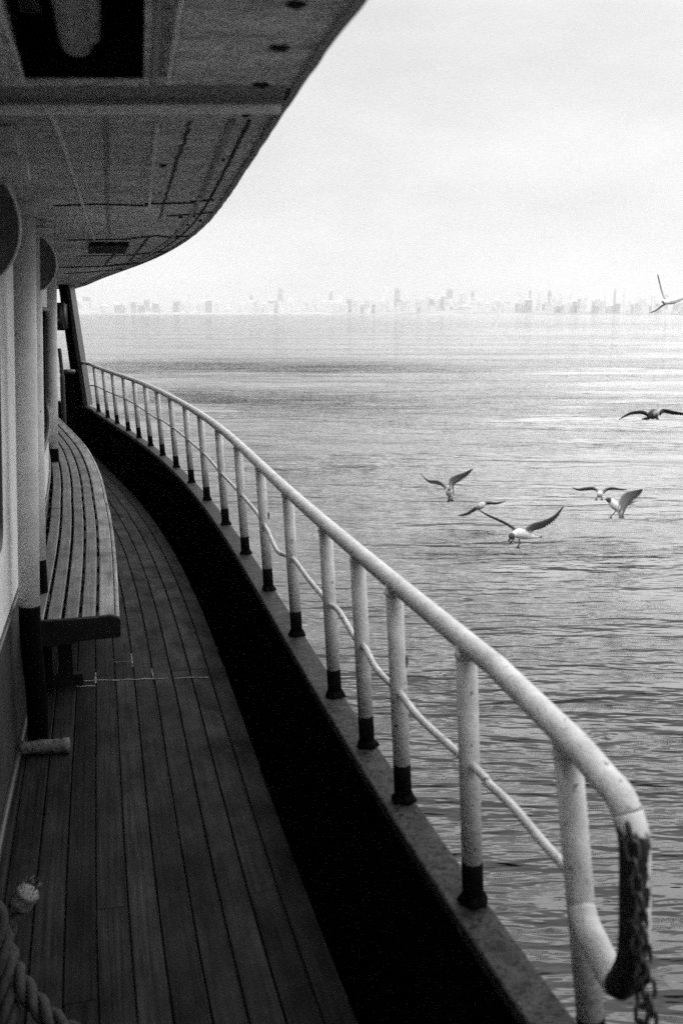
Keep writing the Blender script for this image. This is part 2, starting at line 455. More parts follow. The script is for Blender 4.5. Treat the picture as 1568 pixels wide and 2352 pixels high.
for i, Y in enumerate(posts):
    s = sY(Y); T = cp(s, 0, ZR); B = cp(s + .0, -.030, .45)
    if i == 0: T = at(1300, 1695, 1.41); B = at(1364, 2500, 1.36); B.z = .45
    bm = bmesh.new()
    cut = B.lerp(T, .165 + random.uniform(-.012, .012)); rr = RR * (.97 if i else 1.0)
    tube(bm, [cut, cut.lerp(T, .5), T], rr, 18)
    for k in range(18):   # ragged paint edge
        pass
    p = from_bm('post', bm, M['rail'], hr)
    bm = bmesh.new(); ax = (T - B).normalized(); tp_ = T - ax * (RR * .92)
    tube(bm, [tp_ - ax * .008, tp_ - ax * .002, tp_ + ax * .004], [rr * 1.0, rr * 1.13, rr * 1.05], 16, jitter=.03); from_bm('weld_bead', bm, M['rail'], p)
    bm = bmesh.new()
    tube(bm, [B, B.lerp(cut, .5), cut + (T - B) * .004 * random.uniform(0, 2)], rr + .0008, 18)
    # ragged top
    ft = from_bm('post_foot', bm, M['foot'], p)
    if i in (2, 6):
        bm = bmesh.new(); lg = B.lerp(T, .60 if i != 2 else .66) + V((.021, -.004, 0))
        tube(bm, catmull([lg + V((-.006, 0, .014)), lg + V((.001, 0, .006)), lg + V((.001, 0, -.010)), lg + V((-.006, 0, -.018))], 4), .0042, 8)
        from_bm('lug', bm, M['groove'] if i != 3 else M['rail'], p)
    bm = bmesh.new()
    tube(bm, [B - V((0, 0, .002)), B + V((0, 0, .008)), B + V((0, 0, .02))], [rr * 1.45, rr * 1.25, rr * 1.02], 22, jitter=.2)
    from_bm('weld_collar', bm, M['foot'], p)
# mid rail, bent and patched, surveyed point by point
z6 = lambda zx, zy: ((900 + zx / 1.96) / 1.6218, (1700 + zy / 1.96) / 1.6218)
z4 = lambda zx, zy: ((150 + zx / 2.0907) / 1.6218, (1000 + zy / 2.0907) / 1.6218)
mid_px = [(1322, 2052), (1303, 2015), (1240, 1945), (1160, 1850), (1108, 1800), (1085, 1772), z6(1280, 1930), z6(1150, 1770), z6(1095, 1700), z6(1000, 1610), z6(930, 1520), z6(870, 1400), z6(800, 1330), z6(680, 1130), z6(615, 1080), z6(540, 990), z6(450, 880), z6(355, 750), z6(310, 727), z6(235, 685), z6(170, 545), z6(105, 430), z6(0, 300)]
mid_px += [z4(1450, 1655), z4(1390, 1590), z4(1270, 1450), z4(1140, 1335), z4(1030, 1245), z4(935, 1180), z4(900, 1168), z4(840, 1130), z4(735, 1060), z4(645, 1010), z4(570, 980), z4(500, 950), z4(430, 915), z4(375, 912)]
mid = []
AZ = np.array([p.x / p.y if p.y > 1 else 9 for p in CUR]); msk = (CY > 1.0) & (CY < 13.0) & (SA < sY(12.95))
for (x, y) in mid_px:
    d = ray(x, y); a = d.x / d.y
    sa = np.interp(-a, -AZ[msk], SA[msk])
    c0 = cp(sa, -.012); z = EYE + d.z / d.y * c0.y
    if not mid or c0.y > mid[-1].y + .02: mid.append(V((c0.x, c0.y, z)))
    pass
bm = bmesh.new(); tube(bm, catmull(mid, 5), .0085, 12); from_bm('mid_rail', bm, M['rail'], hr)
bm = bmesh.new()
tube(bm, [cp(sY(8.6), -.10, .92), cp(sY(8.6), .0, .93)], .012, 10)

# chain on the rail end
def chain(path, name, parent=None):
    bm = bmesh.new(); L = .030
    d = [0]
    for i in range(1, len(path)): d.append(d[-1] + (path[i] - path[i - 1]).length)
    def pt(s):
        for i in range(1, len(d)):
            if s <= d[i]:
                return path[i - 1].lerp(path[i], (s - d[i - 1]) / (d[i] - d[i - 1]))
        return path[-1]
    n = int(d[-1] / (L * .76))
    for i in range(n):
        a = pt(i * L * .76); b_ = pt((i + 1) * L * .76); t = (b_ - a).normalized(); c = (a + b_) / 2
        u = V((1, .25, 0)); u = (u - t * u.dot(t)).normalized(); w = t.cross(u)
        q = u if i % 2 else w
        q = (q + (w if i % 2 else u) * random.uniform(-.35, .35)).normalized()
        ring = []
        for k in range(14):
            an = 2 * math.pi * k / 14; hl = L / 2 - .009 + .0
            cc = math.cos(an); ss_ = math.sin(an)
            ring.append(c + t * (math.copysign(hl, cc) * (abs(cc) > .01) + cc * .0075) + q * ss_ * .0085)
        ring.append(ring[0]); ring.append(ring[1])
        tube(bm, ring, .0030, 7, cap=False)
    return from_bm(name, bm, M['iron'], parent)
cpath = catmull([at(1441, 1893, 1.222), at(1452, 1960, 1.208), at(1462, 2050, 1.195), at(1476, 2140, 1.185), at(1483, 2230, 1.175), at(1496, 2352, 1.165), at(1500, 2560, 1.16), at(1500, 2900, 1.16)], 6)
c = chain(cpath, 'chain'); tag(c, 'dark steel link chain hanging from the looped near end of the white handrail', 'chain')
cpath2 = catmull([at(1452, 2120, 1.19), at(1466, 2190, 1.185), at(1470, 2260, 1.18), at(1474, 2352, 1.17), at(1480, 2560, 1.165)], 6)
c = chain(cpath2, 'chain'); tag(c, 'shorter second run of dark chain beside the long one, low on the black rail end', 'chain')

# ------------------------------------------------------------------ cabin wall with windows
WO = .985; cab = empty('cabin_wall', cp(sY(3), WO, 0)); tag(cab, 'cream painted curved cabin wall with dark lower band and rounded windows', 'cabin wall')
sW0, sW1 = sY(-4), sY(8.75)
wins = [(sY(1.75), sY(3.27)), (sY(-1.2), sY(.6)), (sY(4.75), sY(8.2))]
ZB, ZT = .90, 1.655
brk = sorted(set([sW0, sW1] + [w for ab in wins for w in ab]))
ss = []
for a, b2 in zip(brk, brk[1:]):
    ss += srange(a, b2, .15)[:-1]
ss.append(sW1)
zz = [-.03, .57, .60, ZB, ZT, 1.99]
bm = bmesh.new(); vv = [[bm.verts.new(cw(s, 0, z)) for z in zz] for s in ss]
for i in range(len(ss) - 1):
    mid_s = (ss[i] + ss[i + 1]) / 2
    for k in range(len(zz) - 1):
        if k == 3 and any(a < mid_s < b2 for a, b2 in wins): continue
        f = bm.faces.new((vv[i][k], vv[i + 1][k], vv[i + 1][k + 1], vv[i][k + 1])); f.material_index = 1 if k == 0 else 0
# forward end of the cabin turning inboard
e1 = [V((-8, 9.2 + 2.2, z)) for z in zz]; ev = [bm.verts.new(p) for p in e1]
for k in range(len(zz) - 1):
    f = bm.faces.new((vv[-1][k], ev[k], ev[k + 1], vv[-1][k + 1])); f.material_index = 1 if k == 0 else 0
w = from_bm('wall_plate', bm, [M['wall'], M['dado']], cab, smooth=False)
for a, b2 in wins:
    bm = bmesh.new()
    def rr_path(off, inset, r=.07):
        pts = []
        L = b2 - a
        cs = [(a + inset + r, ZB + inset + r, 180), (b2 - inset - r, ZB + inset + r, 270), (b2 - inset - r, ZT - inset - r, 0), (a + inset + r, ZT - inset - r, 90)]
        for (cs_, cz_, st) in cs:
            for q in range(7):
                an = math.radians(st + q * 15); pts.append((cs_ + r * math.cos(an), cz_ + r * math.sin(an)))
        out = []
        for (p1, p2) in zip(pts, pts[1:] + pts[:1]):
            n = max(1, int(abs(p2[0] - p1[0]) / .2))
            for q in range(n): out.append((p1[0] + (p2[0] - p1[0]) * q / n, p1[1] + (p2[1] - p1[1]) * q / n))
        return out
    # filler plate between rectangular opening and rounded window
    inner = rr_path(0, .0, .08); inn = [bm.verts.new(cw(s, .001, z)) for s, z in inner]
    inb = [bm.verts.new(cw(s, .04, z)) for s, z in inner]
    for k in range(len(inn)):
        k2 = (k + 1) % len(inn); bm.faces.new((inn[k], inn[k2], inb[k2], inb[k]))
    fr_ = from_bm('window_frame', bm, M['rubber'], cab)
    bm = bmesh.new()
    fpath = [cw(s, -.004, z) for s, z in rr_path(0, .012, .075)]; fpath += fpath[:2]
    tube(bm, fpath, .013, 10, cap=False)
    from_bm('gasket', bm, M['rubber'], fr_)
    bm = bmesh.new()
    sg = srange(a - .01, b2 + .01, .2)
    v1 = [[bm.verts.new(cw(s, .03, z)) for z in (ZB - .01, ZT + .01)] for s in sg]
    for q in range(len(sg) - 1): bm.faces.new((v1[q][0], v1[q + 1][0], v1[q + 1][1], v1[q][1]))
    from_bm('window_pane', bm, M['glass'], fr_)
# rainwater moulding over the dado and a vertical lining pipe near the column
bm = bmesh.new(); tube(bm, [cw(s, -.006, .60) for s in srange(sW0, sW1, .2)], .008, 8); from_bm('dado_moulding', bm, M['dado'], cab)
bm = bmesh.new(); tube(bm, [cw(s, -.008, .02) for s in srange(sW0, sW1, .2)], .014, 8); from_bm('base_bead', bm, M['dado'], cab)

ab = empty('aft_blocker', (0, -.7, 0)); tag(ab, 'added unseen dark bulkhead closing the side passage behind the viewer', 'blocker')  # out of view, added to block light from behind and darken the near deck
bm = bmesh.new(); box(bm, (-1.6, -.73, -.02), (1.25, -.65, 1.975)); from_bm('plate', bm, M['dado'], ab, smooth=False)
bm = bmesh.new(); box(bm, (-.30, -.65, .06), (.42, -.615, 1.86)); bmesh.ops.bevel(bm, geom=bm.edges[:], offset=.012, segments=2, affect='EDGES'); from_bm('blocker_door', bm, M['dado'], ab, smooth=False)
# ------------------------------------------------------------------ columns
def column(lo, tp, foot, label, rad=.0362):
    c = empty('column', foot[0]); tag(c, label, 'column', 'pipe columns along the cabin wall')
    tp.z = 1.985
    bm = bmesh.new()
    tube(bm, [lo, lo.lerp(tp, .5), tp], rad, 28); from_bm('shaft', bm, M['col'], c)
    bm = bmesh.new(); tube(bm, catmull(foot + [lo], 6), rad + .0012, 28)
    from_bm('black_base', bm, M['foot'], c)
    bm = bmesh.new(); tube(bm, [tp - V((0, 0, .05)), tp - V((0, 0, .012)), tp], [rad * 1.03, rad * 1.18, rad * 1.35], 24); from_bm('collar', bm, M['col'], c)
    return c
lo = at(68, 1390, 3.40)
ft_ = [atz(88, 1714, -.004), at(87, 1655, 3.50), at(85, 1600, 3.475), at(76, 1510, 3.43), at(70, 1440, 3.405)]
column(lo, at(55, 460, 3.40), ft_, 'nearest cream pipe column with bent black base beside the cabin window')
lo = at(86, 1285, 4.12)
column(lo, at(73, 500, 4.12), [V((lo.x, lo.y, -.004)), V((lo.x, lo.y, .3))], 'cream pipe column directly behind the nearest one, by the bench start')
lo = at(122, 1030, 7.95)
column(lo, at(118, 622, 7.95), [V((lo.x, lo.y, -.004)), V((lo.x, lo.y, .3))], 'farthest slim cream pipe column standing behind the curved bench', .043)

# crusty drain stub at the foot of the nearest column
s = sY(3.47); bm = bmesh.new()
pa, pb = atz(48, 1718, .03), atz(160, 1712, .03)
tube(bm, [pa.lerp(pb, i / 12) for i in range(13)], [.026 + random.uniform(-.003, .003) for _ in range(11)] + [.031, .029], 16, jitter=.09)
o = from_bm('drain_stub', bm, M['crust']); tag(o, 'crusty short pipe stub lying across the deck at the foot of the nearest column', 'pipe stub')

# ------------------------------------------------------------------ ceiling brackets (box housing over a round knee plate)
def bracket(Y, label, co_, cz, R, zb, bo):
    s = sY(Y); c = empty('wall_bracket', cp(s, WO, 1.9)); tag(c, label, 'bracket', 'box brackets under the ceiling')
    bm = bmesh.new(); zm = zb + (1.982 - zb) * .42
    for (o1, o2, z1, z2, d) in ((WO, bo, zb, zm - .001, .07), (WO, bo + .018, zm + .001, 1.982, .06)):
        pts = [cp(s - d, o1, 0), cp(s + d, o1, 0), cp(s + d, o2, 0), cp(s - d, o2, 0)]
        a = [bm.verts.new((p.x, p.y, z1)) for p in pts]; b_ = [bm.verts.new((p.x, p.y, z2)) for p in pts]
        bm.faces.new(a[::-1]); bm.faces.new(b_)
        for k in range(4): bm.faces.new((a[k], a[(k + 1) % 4], b_[(k + 1) % 4], b_[k]))
    bmesh.ops.bevel(bm, geom=bm.edges[:], offset=.005, segments=2, affect='EDGES')
    autosmooth(from_bm('housing', bm, M['col'], c), 30)
    bm = bmesh.new(); st = s + .03; n = 40; pr = []
    # convex knee : quarter round from the housing down to the wall
    for k in range(n):
        an = math.radians(70 - 200 * k / (n - 1))
        pr.append((co_ - R * math.cos(an), min(cz + R * math.sin(an) * 1.15, zb - .001)))
    pr = [(WO, zb - .001)] + pr + [(WO, cz - R * 1.35)]
    a = [bm.verts.new(cp(st, o, z)) for o, z in pr]; b_ = [bm.verts.new(cp(st + .02, o, z)) for o, z in pr]
    bm.faces.new(a); bm.faces.new(b_[::-1]); m_ = len(pr)
    for k in range(m_): bm.faces.new((a[k], a[(k + 1) % m_], b_[(k + 1) % m_], b_[k]))
    pl = from_bm('knee_plate', bm, M['knee'], c, smooth=False)
    bm = bmesh.new(); tube(bm, [cp(st, o, z) for o, z in pr[2:]], .0032, 8); from_bm('rim', bm, M['col'], pl)
bracket(2.30, 'nearest box bracket with round knee plate, high on the cabin wall beside the window', .905, 1.80, .115, 1.882, .765)
bracket(4.28, 'second smaller-looking box bracket with round plate above the pipe columns', .885, 1.82, .10, 1.935, .80)

# ------------------------------------------------------------------ bench
bn = empty('bench', cp(sY(5), .75, 0)); tag(bn, 'long curved slatted wooden bench against the cabin wall, dark end board', 'bench')
sB0, sB1 = sY(3.93), sY(12.2); ZS = .45
def slat(a, b2, z, th, mat, tn, s0=sB0, parent=bn, name='slat'):
    bm = bmesh.new(); uvl = bm.loops.layers.uv.new('UVMap'); tl = bm.loops.layers.float_color.new('tone')
    s = s0; first = True
    while s < sB1:
        e = min(sB1, s + random.uniform(2.0, 3.1)); dz = random.uniform(-.0015, .0015)
        sweep(bm, srange(s + .002, e - .002, .08), [(a, z - th), (a, z - .004 + dz), (a + .004, z + dz), (b2 - .004, z + dz), (b2, z - .004 + dz), (b2, z - th)], True, uvl, random.uniform(0, 40), (tl, tn * random.uniform(.85, 1.12)), shift=lambda q: bo_(q) - .53)
        s = e
    return from_bm(name, bm, mat, parent, smooth=False)
o_ = .530
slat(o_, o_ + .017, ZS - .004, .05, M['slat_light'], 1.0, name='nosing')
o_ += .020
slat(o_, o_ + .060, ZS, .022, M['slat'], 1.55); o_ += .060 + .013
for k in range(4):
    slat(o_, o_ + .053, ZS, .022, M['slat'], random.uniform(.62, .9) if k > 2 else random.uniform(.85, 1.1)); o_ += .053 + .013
bm = bmesh.new()
for s in srange(sB0 + .25, sB1 - .2, .33):
    bm = bmesh.new()
    for q in (0,):
        rings = []
        vs = []
        for (ds, oo, z) in ((-.016, .54, .40), (.016, .54, .40), (.016, .90, .40), (-.016, .90, .40), (-.016, .54, ZS - .0235), (.016, .54, ZS - .0235), (.016, .90, ZS - .0235), (-.016, .90, ZS - .0235)):
            vs.append(bm.verts.new(cp(s + ds, oo - .53 + bo_(s), z)))
        for f in ((3, 2, 1, 0), (4, 5, 6, 7), (0, 1, 5, 4), (1, 2, 6, 5), (2, 3, 7, 6), (3, 0, 4, 7)): bm.faces.new([vs[i] for i in f])
    from_bm('bearer', bm, M['slat'], bn, smooth=False)
# end board with a stepped lower edge
prof = [(.528, .443), (.528, .366), (.60, .364), (.68, .366), (.71, .350), (.875, .347), (.875, .452), (.62, .452), (.56, .456)]
bm = bmesh.new(); kk = bo_(sB0) - .53; A = [bm.verts.new(cp(sB0 - .028, o + kk, z)) for o, z in prof]; B_ = [bm.verts.new(cp(sB0 + .002, o + kk, z)) for o, z in prof]
bm.faces.new(A); bm.faces.new(B_[::-1])
for k in range(len(A)): bm.faces.new((A[k], A[(k + 1) % len(A)], B_[(k + 1) % len(A)], B_[k]))
bmesh.ops.bevel(bm, geom=bm.edges[:], offset=.004, segments=2, affect='EDGES')
from_bm('end_board', bm, M['endwood'], bn, smooth=False)
for s in [sY(4.4), sY(6.0), sY(7.7), sY(9.4), sY(11.1)]:
    bm = bmesh.new()
    for (o1, o2, z1, z2) in ((.70, .90, 0.0, .05), (.74, .80, .05, .40), (.84, .89, .05, .40)):
        vs = [bm.verts.new(cp(s + ds, oo - .53 + bo_(s), z)) for z in (z1, z2) for ds, oo in ((-.022, o1), (.022, o1), (.022, o2), (-.022, o2))]
        for f in ((3, 2, 1, 0), (4, 5, 6, 7), (0, 1, 5, 4), (1, 2, 6, 5), (2, 3, 7, 6), (3, 0, 4, 7)): bm.faces.new([vs[i] for i in f])
    from_bm('leg', bm, M['endwood'], bn, smooth=False)

# ------------------------------------------------------------------ ceiling (underside of the upper deck)
ZC = 1.98
edge_px = [(855, 0), (776, 110), (700, 215), (650, 285), (590, 355), (545, 425), (500, 480), (450, 530), (400, 570), (320, 605), (250, 632), (165, 662)]
ed = [atz(x, y, ZC) for x, y in edge_px]
pe = np.polyfit([p.y for p in ed], [p.x for p in ed], 5)
ed = [V((float(np.polyval(pe, y)) - .02 * max(0, 1 - (y - 1.2) / 3), y, ZC)) for y in np.linspace(ed[0].y, ed[-1].y, 26)]

d0 = (ed[0] - ed[2]).normalized()
pre = [ed[0] + V((.26 * k + .01 * k * k, -1.0 * k, 0)) for k in (5, 4, 3, 2, 1, .5)]
post = [V((-4.6, 15.1, ZC)), V((-5.8, 15.7, ZC)), V((-8, 16.2, ZC))]
EDGE = catmull(pre + ed + post, 8)
ceil = empty('ceiling', (-1, 3, ZC)); tag(ceil, 'low painted underside of the upper deck with seams and grime', kind='structure')
XL = -8.5
def ext(pa, pb, Y):
    a, b_ = atz(*pa, ZC), atz(*pb, ZC); t = (Y - a.y) / (b_.y - a.y); return (a.x + (b_.x - a.x) * t, Y)
hole = [ext((10, 0), (55, 180), -1.0), ext((334, 0), (330, 180), -1.0), ext((334, 0), (330, 180), atz(0, 182, ZC).y), ext((10, 0), (55, 180), atz(0, 182, ZC).y)]
bm = bmesh.new()
outer = [bm.verts.new(p) for p in EDGE] + [bm.verts.new((XL, 16.2, ZC)), bm.verts.new((XL, EDGE[0].y, ZC))]
es = [bm.edges.new((outer[i], outer[(i + 1) % len(outer)])) for i in range(len(outer))]
hv = [bm.verts.new((x, y, ZC)) for x, y in hole]
es += [bm.edges.new((hv[i], hv[(i + 1) % 4])) for i in range(4)]
bmesh.ops.triangle_fill(bm, edges=es, use_beauty=True)
for f in bm.faces:
    f.normal_update()
    if f.normal.z > 0: f.normal_flip()
me = bpy.data.meshes.new('underside'); bm.to_mesh(me); bm.free()
us = link('underside', me, M['ceil'], ceil)
sd = us.modifiers.new('s', 'SOLIDIFY'); sd.thickness = .012; sd.offset = -1
# recess walls
bm = bmesh.new()
for i in range(4):
    a, b_ = hole[i], hole[(i + 1) % 4]
    v = [bm.verts.new((a[0], a[1], ZC + .002)), bm.verts.new((b_[0], b_[1], ZC + .002)), bm.verts.new((b_[0], b_[1], ZC + .36)), bm.verts.new((a[0], a[1], ZC + .36))]
    bm.faces.new(v)
bm.faces.new([bm.verts.new((x, y, ZC + .36)) for x, y in hole])
from_bm('recess', bm, M['endwood'], ceil, smooth=False)
bm = bmesh.new()
zp = 2.02
pa_, pb_ = atz(165, 0, zp), atz(176, 88, zp)
pd_ = (pa_ - pb_).normalized()
tube(bm, [pb_ + pd_ * 2.2, pb_, pb_ - pd_ * .012, pb_ - pd_ * .016], [.026, .026, .020, .008], 20)
pa_, pb_ = atz(212, 0, zp - .01), atz(214, 82, zp - .01); pd_ = (pa_ - pb_).normalized()
tube(bm, [pb_ + pd_ * 2.2, pb_, pb_ - pd_ * .008], [.011, .011, .005], 14)
o = from_bm('conduit_pipe', bm, M['ceil_beam'], ceil)
M['ceil_beam']
# edge trim
def strip_along(path, w, z1, z2, name, mat, off=0.0, ragged=0):
    bm = bmesh.new(); rings = []
    for i, p in enumerate(path):
        a = path[max(0, i - 1)]; b_ = path[min(len(path) - 1, i + 1)]; t = (b_ - a); t.z = 0; t.normalize()
        nrm = V((-t.y, t.x, 0)); j = random.uniform(-ragged, ragged)
        q0 = p + nrm * (off + j); q1 = p + nrm * (off + w + j)
        rings.append([bm.verts.new((q0.x, q0.y, z1)), bm.verts.new((q1.x, q1.y, z1)), bm.verts.new((q1.x, q1.y, z2)), bm.verts.new((q0.x, q0.y, z2))])
    for i in range(len(rings) - 1):
        for k in range(4): bm.faces.new((rings[i][k], rings[i][(k + 1) % 4], rings[i + 1][(k + 1) % 4], rings[i + 1][k]))
    bm.faces.new(rings[0][::-1]); bm.faces.new(rings[-1])
    return from_bm(name, bm, mat, ceil, smooth=False)
strip_along(EDGE, .012, ZC - .010, ZC + .016, 'edge_trim', M['ceil_beam'], -.001, .0015)
fa = [p for p in EDGE if 1.98 < p.y < 13]
strip_along(fa, .006, ZC - .0035, ZC - .0005, 'seam', M['seam'], .045, .001)
strip_along(fa, .012, ZC - .006, ZC - .0005, 'weld_bead', M['ceil_beam'], .075, .001)
def cline(pts, w, name, mat, th=.004, ragged=.0015):
    pp = [atz(x, y, ZC) for x, y in pts]; out = []
    for a, b_ in zip(pp, pp[1:]):
        n = max(1, int((b_ - a).length / .05)); out += [a.lerp(b_, k / n) for k in range(n)]
    out.append(pp[-1]); return strip_along(out, w, ZC - th, ZC - .0006, name, mat, 0, ragged)
# long beads, the light they catch painted in as a pale colour
cline([(215, 546), (180, 440), (140, 320), (112, 245)], .007, 'weld_bead', M['lip'], .010)
cline([(50, 172), (5, 20), (-40, -120)], .0035, 'weld_bead', M['lip'], .010)
cline([(340, 470), (346, 390), (356, 282)], .008, 'weld_bead', M['lip'], .010)
cline([(380, 180), (392, 100), (407, 0), (425, -110)], .006, 'weld_bead', M['lip'], .010)
cline([(365, 500), (397, 390), (433, 278)], .007, 'groove', M['groove'], .002, .003)
cline([(250, 545), (243, 470), (240, 330), (238, 275)], .010, 'groove', M['ceil_beam'], .002, .002)
# cross joints
cline([(492, 458), (450, 462), (446, 465), (345, 467), (340, 472), (225, 468), (130, 472)], .016, 'cross_joint', M['seam'], .004, .003)
cline([(498, 487), (440, 492), (390, 496)], .02, 'cross_joint', M['seam'], .003, .004)
cline([(440, 541), (395, 546), (360, 541), (300, 549), (160, 551)], .03, 'cross_joint', M['seam'], .004, .005)
cline([(385, 577), (300, 586), (180, 588)], .03, 'cross_joint', M['seam'], .003, .006)
cline([(330, 603), (250, 611), (150, 614)], .07, 'cross_joint', M['seam'], .006, .01)
cline([(290, 618), (220, 624), (160, 628)], .05, 'cross_joint', M['seam'], .004, .01)
cline([(270, 578), (240, 612)], .014, 'groove', M['groove'], .003, .003)
cline([(345, 545), (300, 600)], .014, 'groove', M['groove'], .003, .003)
bm = bmesh.new(); q = [atz(206, 556, ZC), atz(296, 556, ZC), atz(288, 574, ZC), atz(203, 574, ZC)]
q[3].y = q[2].y; lo_ = [bm.verts.new((p.x, p.y, ZC - .02)) for p in q]; hi_ = [bm.verts.new((p.x, p.y, ZC - .001)) for p in q]
bm.faces.new(lo_); bm.faces.new(hi_[::-1])
for k in range(4): bm.faces.new((lo_[k], lo_[(k + 1) % 4], hi_[(k + 1) % 4], hi_[k]))
from_bm('dark_vent', bm, M['seam'], ceil, smooth=False)
# the rounded cross beam
def yb(y): return atz(784, y, ZC).y
yA, yB = yb(196), atz(784, 263, ZC - .03).y
def edge_x(Y):
    return float(np.interp(Y, [p.y for p in EDGE], [p.x for p in EDGE]))
bm = bmesh.new(); xsn = 24; rings = []
prof = [(yA, ZC - .0005), (yA + .03, ZC - .012), (yA + (yB - yA) * .35, ZC - .021), (yA + (yB - yA) * .6, ZC - .020), (yB - .022, ZC - .010), (yB - .018, ZC - .028), (yB - .004, ZC - .030), (yB, ZC - .028), (yB + .001, ZC - .0005)]
for i in range(xsn + 1):
    t = i / xsn; ring = []
    for (y, z) in prof:
        x1 = edge_x(y) - .02; x0 = -1.9
        x = x0 + (x1 - x0) * t; ring.append(bm.verts.new((x, y + .012 * math.sin(t * 3), z)))
    rings.append(ring)
for i in range(xsn):
    for k in range(len(prof) - 1):
        f = bm.faces.new((rings[i][k], rings[i + 1][k], rings[i + 1][k + 1], rings[i][k + 1]))
        if 4 <= k <= 6 and rings[i][0].co.x > -.62: f.material_index = 1  # painted highlight on the outboard stretch of the lip
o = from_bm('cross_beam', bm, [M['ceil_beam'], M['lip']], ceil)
autosmooth(o, 40)
# side strake beside the recess
strip_along([V((*ext((334, 0), (330, 180), y), ZC)) + V((.009, 0, 0)) for y in (1.63, 1.0, .3, -.9)], .008, ZC - .03, ZC - .001, 'recess_lip', M['ceil_beam'], 0, 0)
# bolt heads and drip stains
for (x, y, r) in ((680, 8, .012), (640, 108, .012), (600, 193, .012), (565, 262, .008), (575, 232, .004)):
    p = atz(x, y, ZC); bm = bmesh.new()
    tube(bm, [p + V((0, 0, -.0008)), p + V((0, 0, -.004)), p + V((0, 0, -.006))], [r * 1.1, r * .8, r * .3], 14, jitter=.3); from_bm('bolt', bm, M['seam'], ceil)
for (x, y, r) in ((512, 365, .006), (375, 378, .008), (415, 497, .01), (430, 515, .01), (460, 505, .01), (408, 528, .01), (445, 495, .008), (425, 532, .008), (405, 540, .01)):
    p = atz(x, y, ZC); bm = bmesh.new()
    tube(bm, [p + V((0, 0, -.001)), p + V((0, 0, -.006))], [r, r * .6], 8, jitter=.25); from_bm('bolt', bm, M['seam'], ceil)
# deckhouse above, so that the roof is not a bare sheet from the side
bm = bmesh.new(); up = [(p.x - .40, p.y, 2.075) for p in EDGE] + [(XL, 16.2, 2.075), (XL, EDGE[0].y, 2.075)]
f = bm.faces.new([bm.verts.new(p) for p in up]); bmesh.ops.triangulate(bm, faces=[f]); from_bm('upper_deck', bm, M['ceil_beam'], ceil, smooth=False)

# ------------------------------------------------------------------ raked stanchion at the bow and things around it
def slab(bm, lo, hi, w1, d1, w2, d2):
    """tapered bar from lo to hi"""
    r = []
    for p, w_, d_ in ((lo, w1, d1), (lo.lerp(hi, .5), (w1 + w2) / 2 * .98, (d1 + d2) / 2), (hi, w2, d2)):
        r.append([bm.verts.new(p + V((sx * w_ / 2, sy * d_ / 2, 0))) for sx, sy in ((-1, -1), (1, -1), (1, 1), (-1, 1))])
    for a, b_ in zip(r, r[1:]):
        for k in range(4): bm.faces.new((a[k], a[(k + 1) % 4], b_[(k + 1) % 4], b_[k]))
    bm.faces.new(r[0][::-1]); bm.faces.new(r[-1])
st = empty('stanchion', at(188, 925, 13.1)); tag(st, 'leaning dark steel stanchion joining the bow bulwark to the ceiling edge', 'stanchion')
pl, ph = at(190, 930, 13.05), at(150, 655, 13.0)
ph.z = ZC
bm = bmesh.new(); slab(bm, pl, ph, .115, .30, .105, .26)
bmesh.ops.bevel(bm, geom=bm.edges[:], offset=.006, segments=1, affect='EDGES')
from_bm('web', bm, M['black'], st, smooth=False)
bm = bmesh.new(); slab(bm, pl + V((.085, -.04, 0)), ph + V((.075, -.04, 0)), .055, .26, .045, .24)
from_bm('flange', bm, M['dado'], st, smooth=False)
bm = bmesh.new(); c0 = at(143, 725, 12.7)
vs = box(bm, (c0.x - .07, c0.y - .1, c0.z - .18), (c0.x + .05, c0.y + .1, c0.z + .16)); bmesh.ops.bevel(bm, geom=bm.edges[:], offset=.02, segments=3, affect='EDGES')
o = from_bm('loudspeaker', bm, M['iron'], None); tag(o, 'small dark box loudspeaker fixed high beside the leaning bow stanchion', 'loudspeaker')
vx = bmesh.new(); tube(vx, [c0 + V((-.03, -.10, -.06)), c0 + V((-.03, -.13, -.06))], [.035, .045], 12); from_bm('horn', vx, M['iron'], None).parent = o
# bollard
B0 = atz(158, 965, .0); B0 = V((at(158, 900, 12.2).x, 12.2, 0))
bo = empty('bollard', B0); tag(bo, 'stout dark bollard with flat cap on the foredeck behind the far column', 'bollard')
bm = bmesh.new(); tube(bm, [B0, B0 + V((0, 0, .06)), B0 + V((0, 0, .08)), B0 + V((0, 0, .90))], [.11, .11, .07, .068], 20); from_bm('shaft', bm, M['black'], bo)
bm = bmesh.new(); tube(bm, [B0 + V((0, 0, .90)), B0 + V((0, 0, .915)), B0 + V((0, 0, .945)), B0 + V((0, 0, .955))], [.07, .095, .095, .07], 20); from_bm('cap', bm, M['dado'], bo)
# small horn cleat rope standing beside the bollard
bm = bmesh.new(); k0 = at(139, 905, 11.9)
tube(bm, catmull([V((k0.x + .03, k0.y, 0)), V((k0.x + .03, k0.y, .45)), k0 + V((.03, 0, .0)), at(143, 860, 11.9), at(137, 800, 11.9)], 6), [.028] * 18 + [.022] * 7, 10)
o = from_bm('davit_arm', bm, M['dado']); tag(o, 'thin upright curved davit arm beside the dark bollard', 'davit arm')

